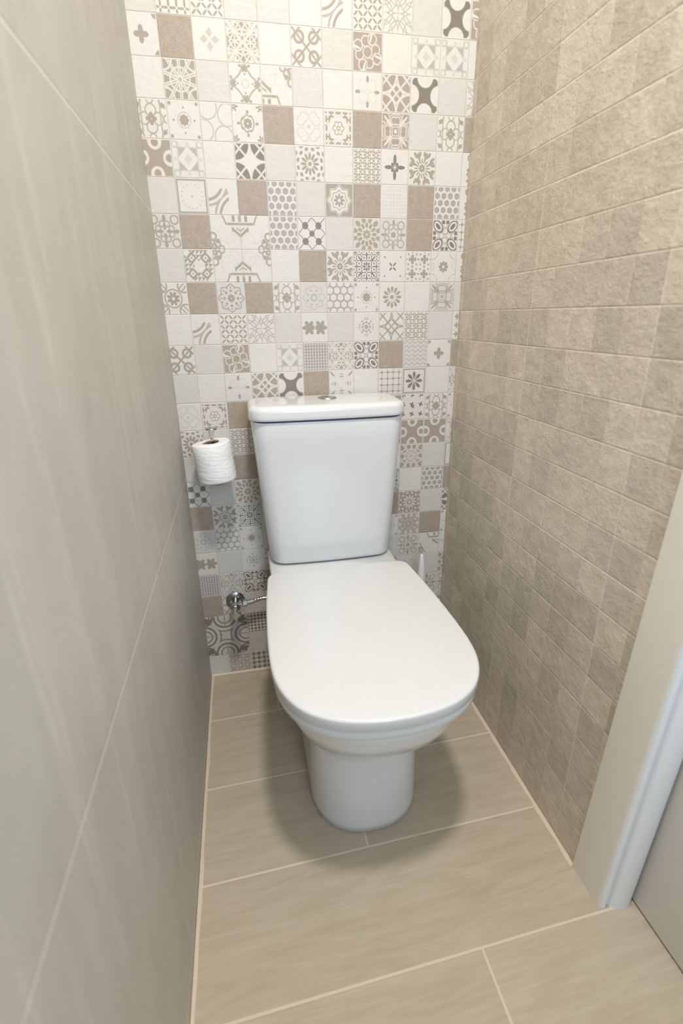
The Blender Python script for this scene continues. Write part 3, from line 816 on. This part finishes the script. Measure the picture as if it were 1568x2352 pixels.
for yy, k in ((-.056, .0085), (-.058, .0115), (-.066, .0125), (-.080, .0135), (-.083, .0125), (-.084, .008)):
    rings.append([Vector((VX + k * (1 + .16 * math.cos(4 * a)) * math.cos(a), yy, VZ - .001 + k * (1 + .16 * math.cos(4 * a)) * math.sin(a))) for a in [2 * PI * i / 32 for i in range(32)]])
loft(bm, rings); knob = obj('knob', bm, M_brush, None, sharp=50)
kids_at(valve, [ros, body, knob])
hx = VX + .0205; hz = VZ + .0065
hose = thing('supply_hose', 'braided steel water hose running from the stop valve to the toilet', 'hose', (hx, -.036, hz))
bm = bmesh.new(); rings = []
for xx, k in ((0, .009), (.001, .0102), (.011, .0102), (.012, .009)):
    rings.append([Vector((hx + xx, -.036 + k * math.cos(a), hz + k * math.sin(a) + xx * .2)) for a in [2 * PI * i / 6 for i in range(6)]])
loft(bm, rings); nut = obj('nut', bm, M_chrome, None, smooth=False)
bm = bmesh.new(); tube(bm, [(hx + .012, -.036, hz + .002), (hx + .03, -.036, hz + .005)], [.0072, .0072], 20); fer = obj('ferrule', bm, M_chrome, None)
def braid_mat():
    m, nt, b = new_mat('steel_braid')
    ob = coord(nt); x, y, z = sep(nt, ob)
    d = ((x * 420 + z * 500).sin() * (x * 420 - z * 500).sin())
    c = mix(nt, (d * .5 + .5), (.32, .30, .27), (.72, .70, .66))
    nt.links.new(c, b.inputs['Base Color']); b.inputs['Metallic'].default_value = 1; b.inputs['Roughness'].default_value = .3
    bump(nt, b, d, .0006, .7); return m
bm = bmesh.new()
tube(bm, spline([(hx + .028, -.036, hz + .005), (hx + .055, -.036, hz + .011), (hx + .085, -.037, hz + .012), (hx + .105, -.04, hz + .025), (hx + .110, -.044, hz + .06), (hx + .108, -.046, .336)], 8), .0056, 16)
br = obj('braided_pipe', bm, braid_mat(), None)
kids_at(hose, [nut, fer, br])

# ------------------------------------------------------------------ toilet brush in its holder
BX, BY = .560, -.072
pot = thing('toilet_brush_holder', 'white toilet brush holder on the floor behind the toilet by the right wall', 'brush holder', (BX, BY, 0))
bm = bmesh.new(); lathe(bm, [(.0001, 0), (.048, 0), (.050, .003), (.048, .02), (.045, .10), (.043, .13), (.0435, .133), (.041, .133), (.041, .128), (.044, .02), (.0001, .012)], Matrix(), 48)
o = obj('cup', bm, M_plas, pot)
tb = thing('toilet_brush', 'white toilet brush handle with rounded tip standing right of the cistern', 'toilet brush', (BX, BY, .02))
bm = bmesh.new(); lathe(bm, [(.0001, .110), (.036, .114), (.038, .118), (.012, .124), (.0095, .14), (.0115, .20), (.0125, .25), (.0115, .29), (.0085, .325), (.0062, .340), (.0050, .3455), (.0025, .3485), (.0001, .3495)], Matrix(), 32)
o = obj('handle', bm, M_plas, tb)
bm = bmesh.new(); lathe(bm, [(.0001, .005), (.02, .006), (.032, .02), (.033, .06), (.022, .085), (.006, .09), (.006, .112), (.0001, .112)], Matrix(), 32)
o = obj('bristles', bm, plain('white_bristles', (.7, .7, .68), .9, nscale=500, nd=.004), tb)
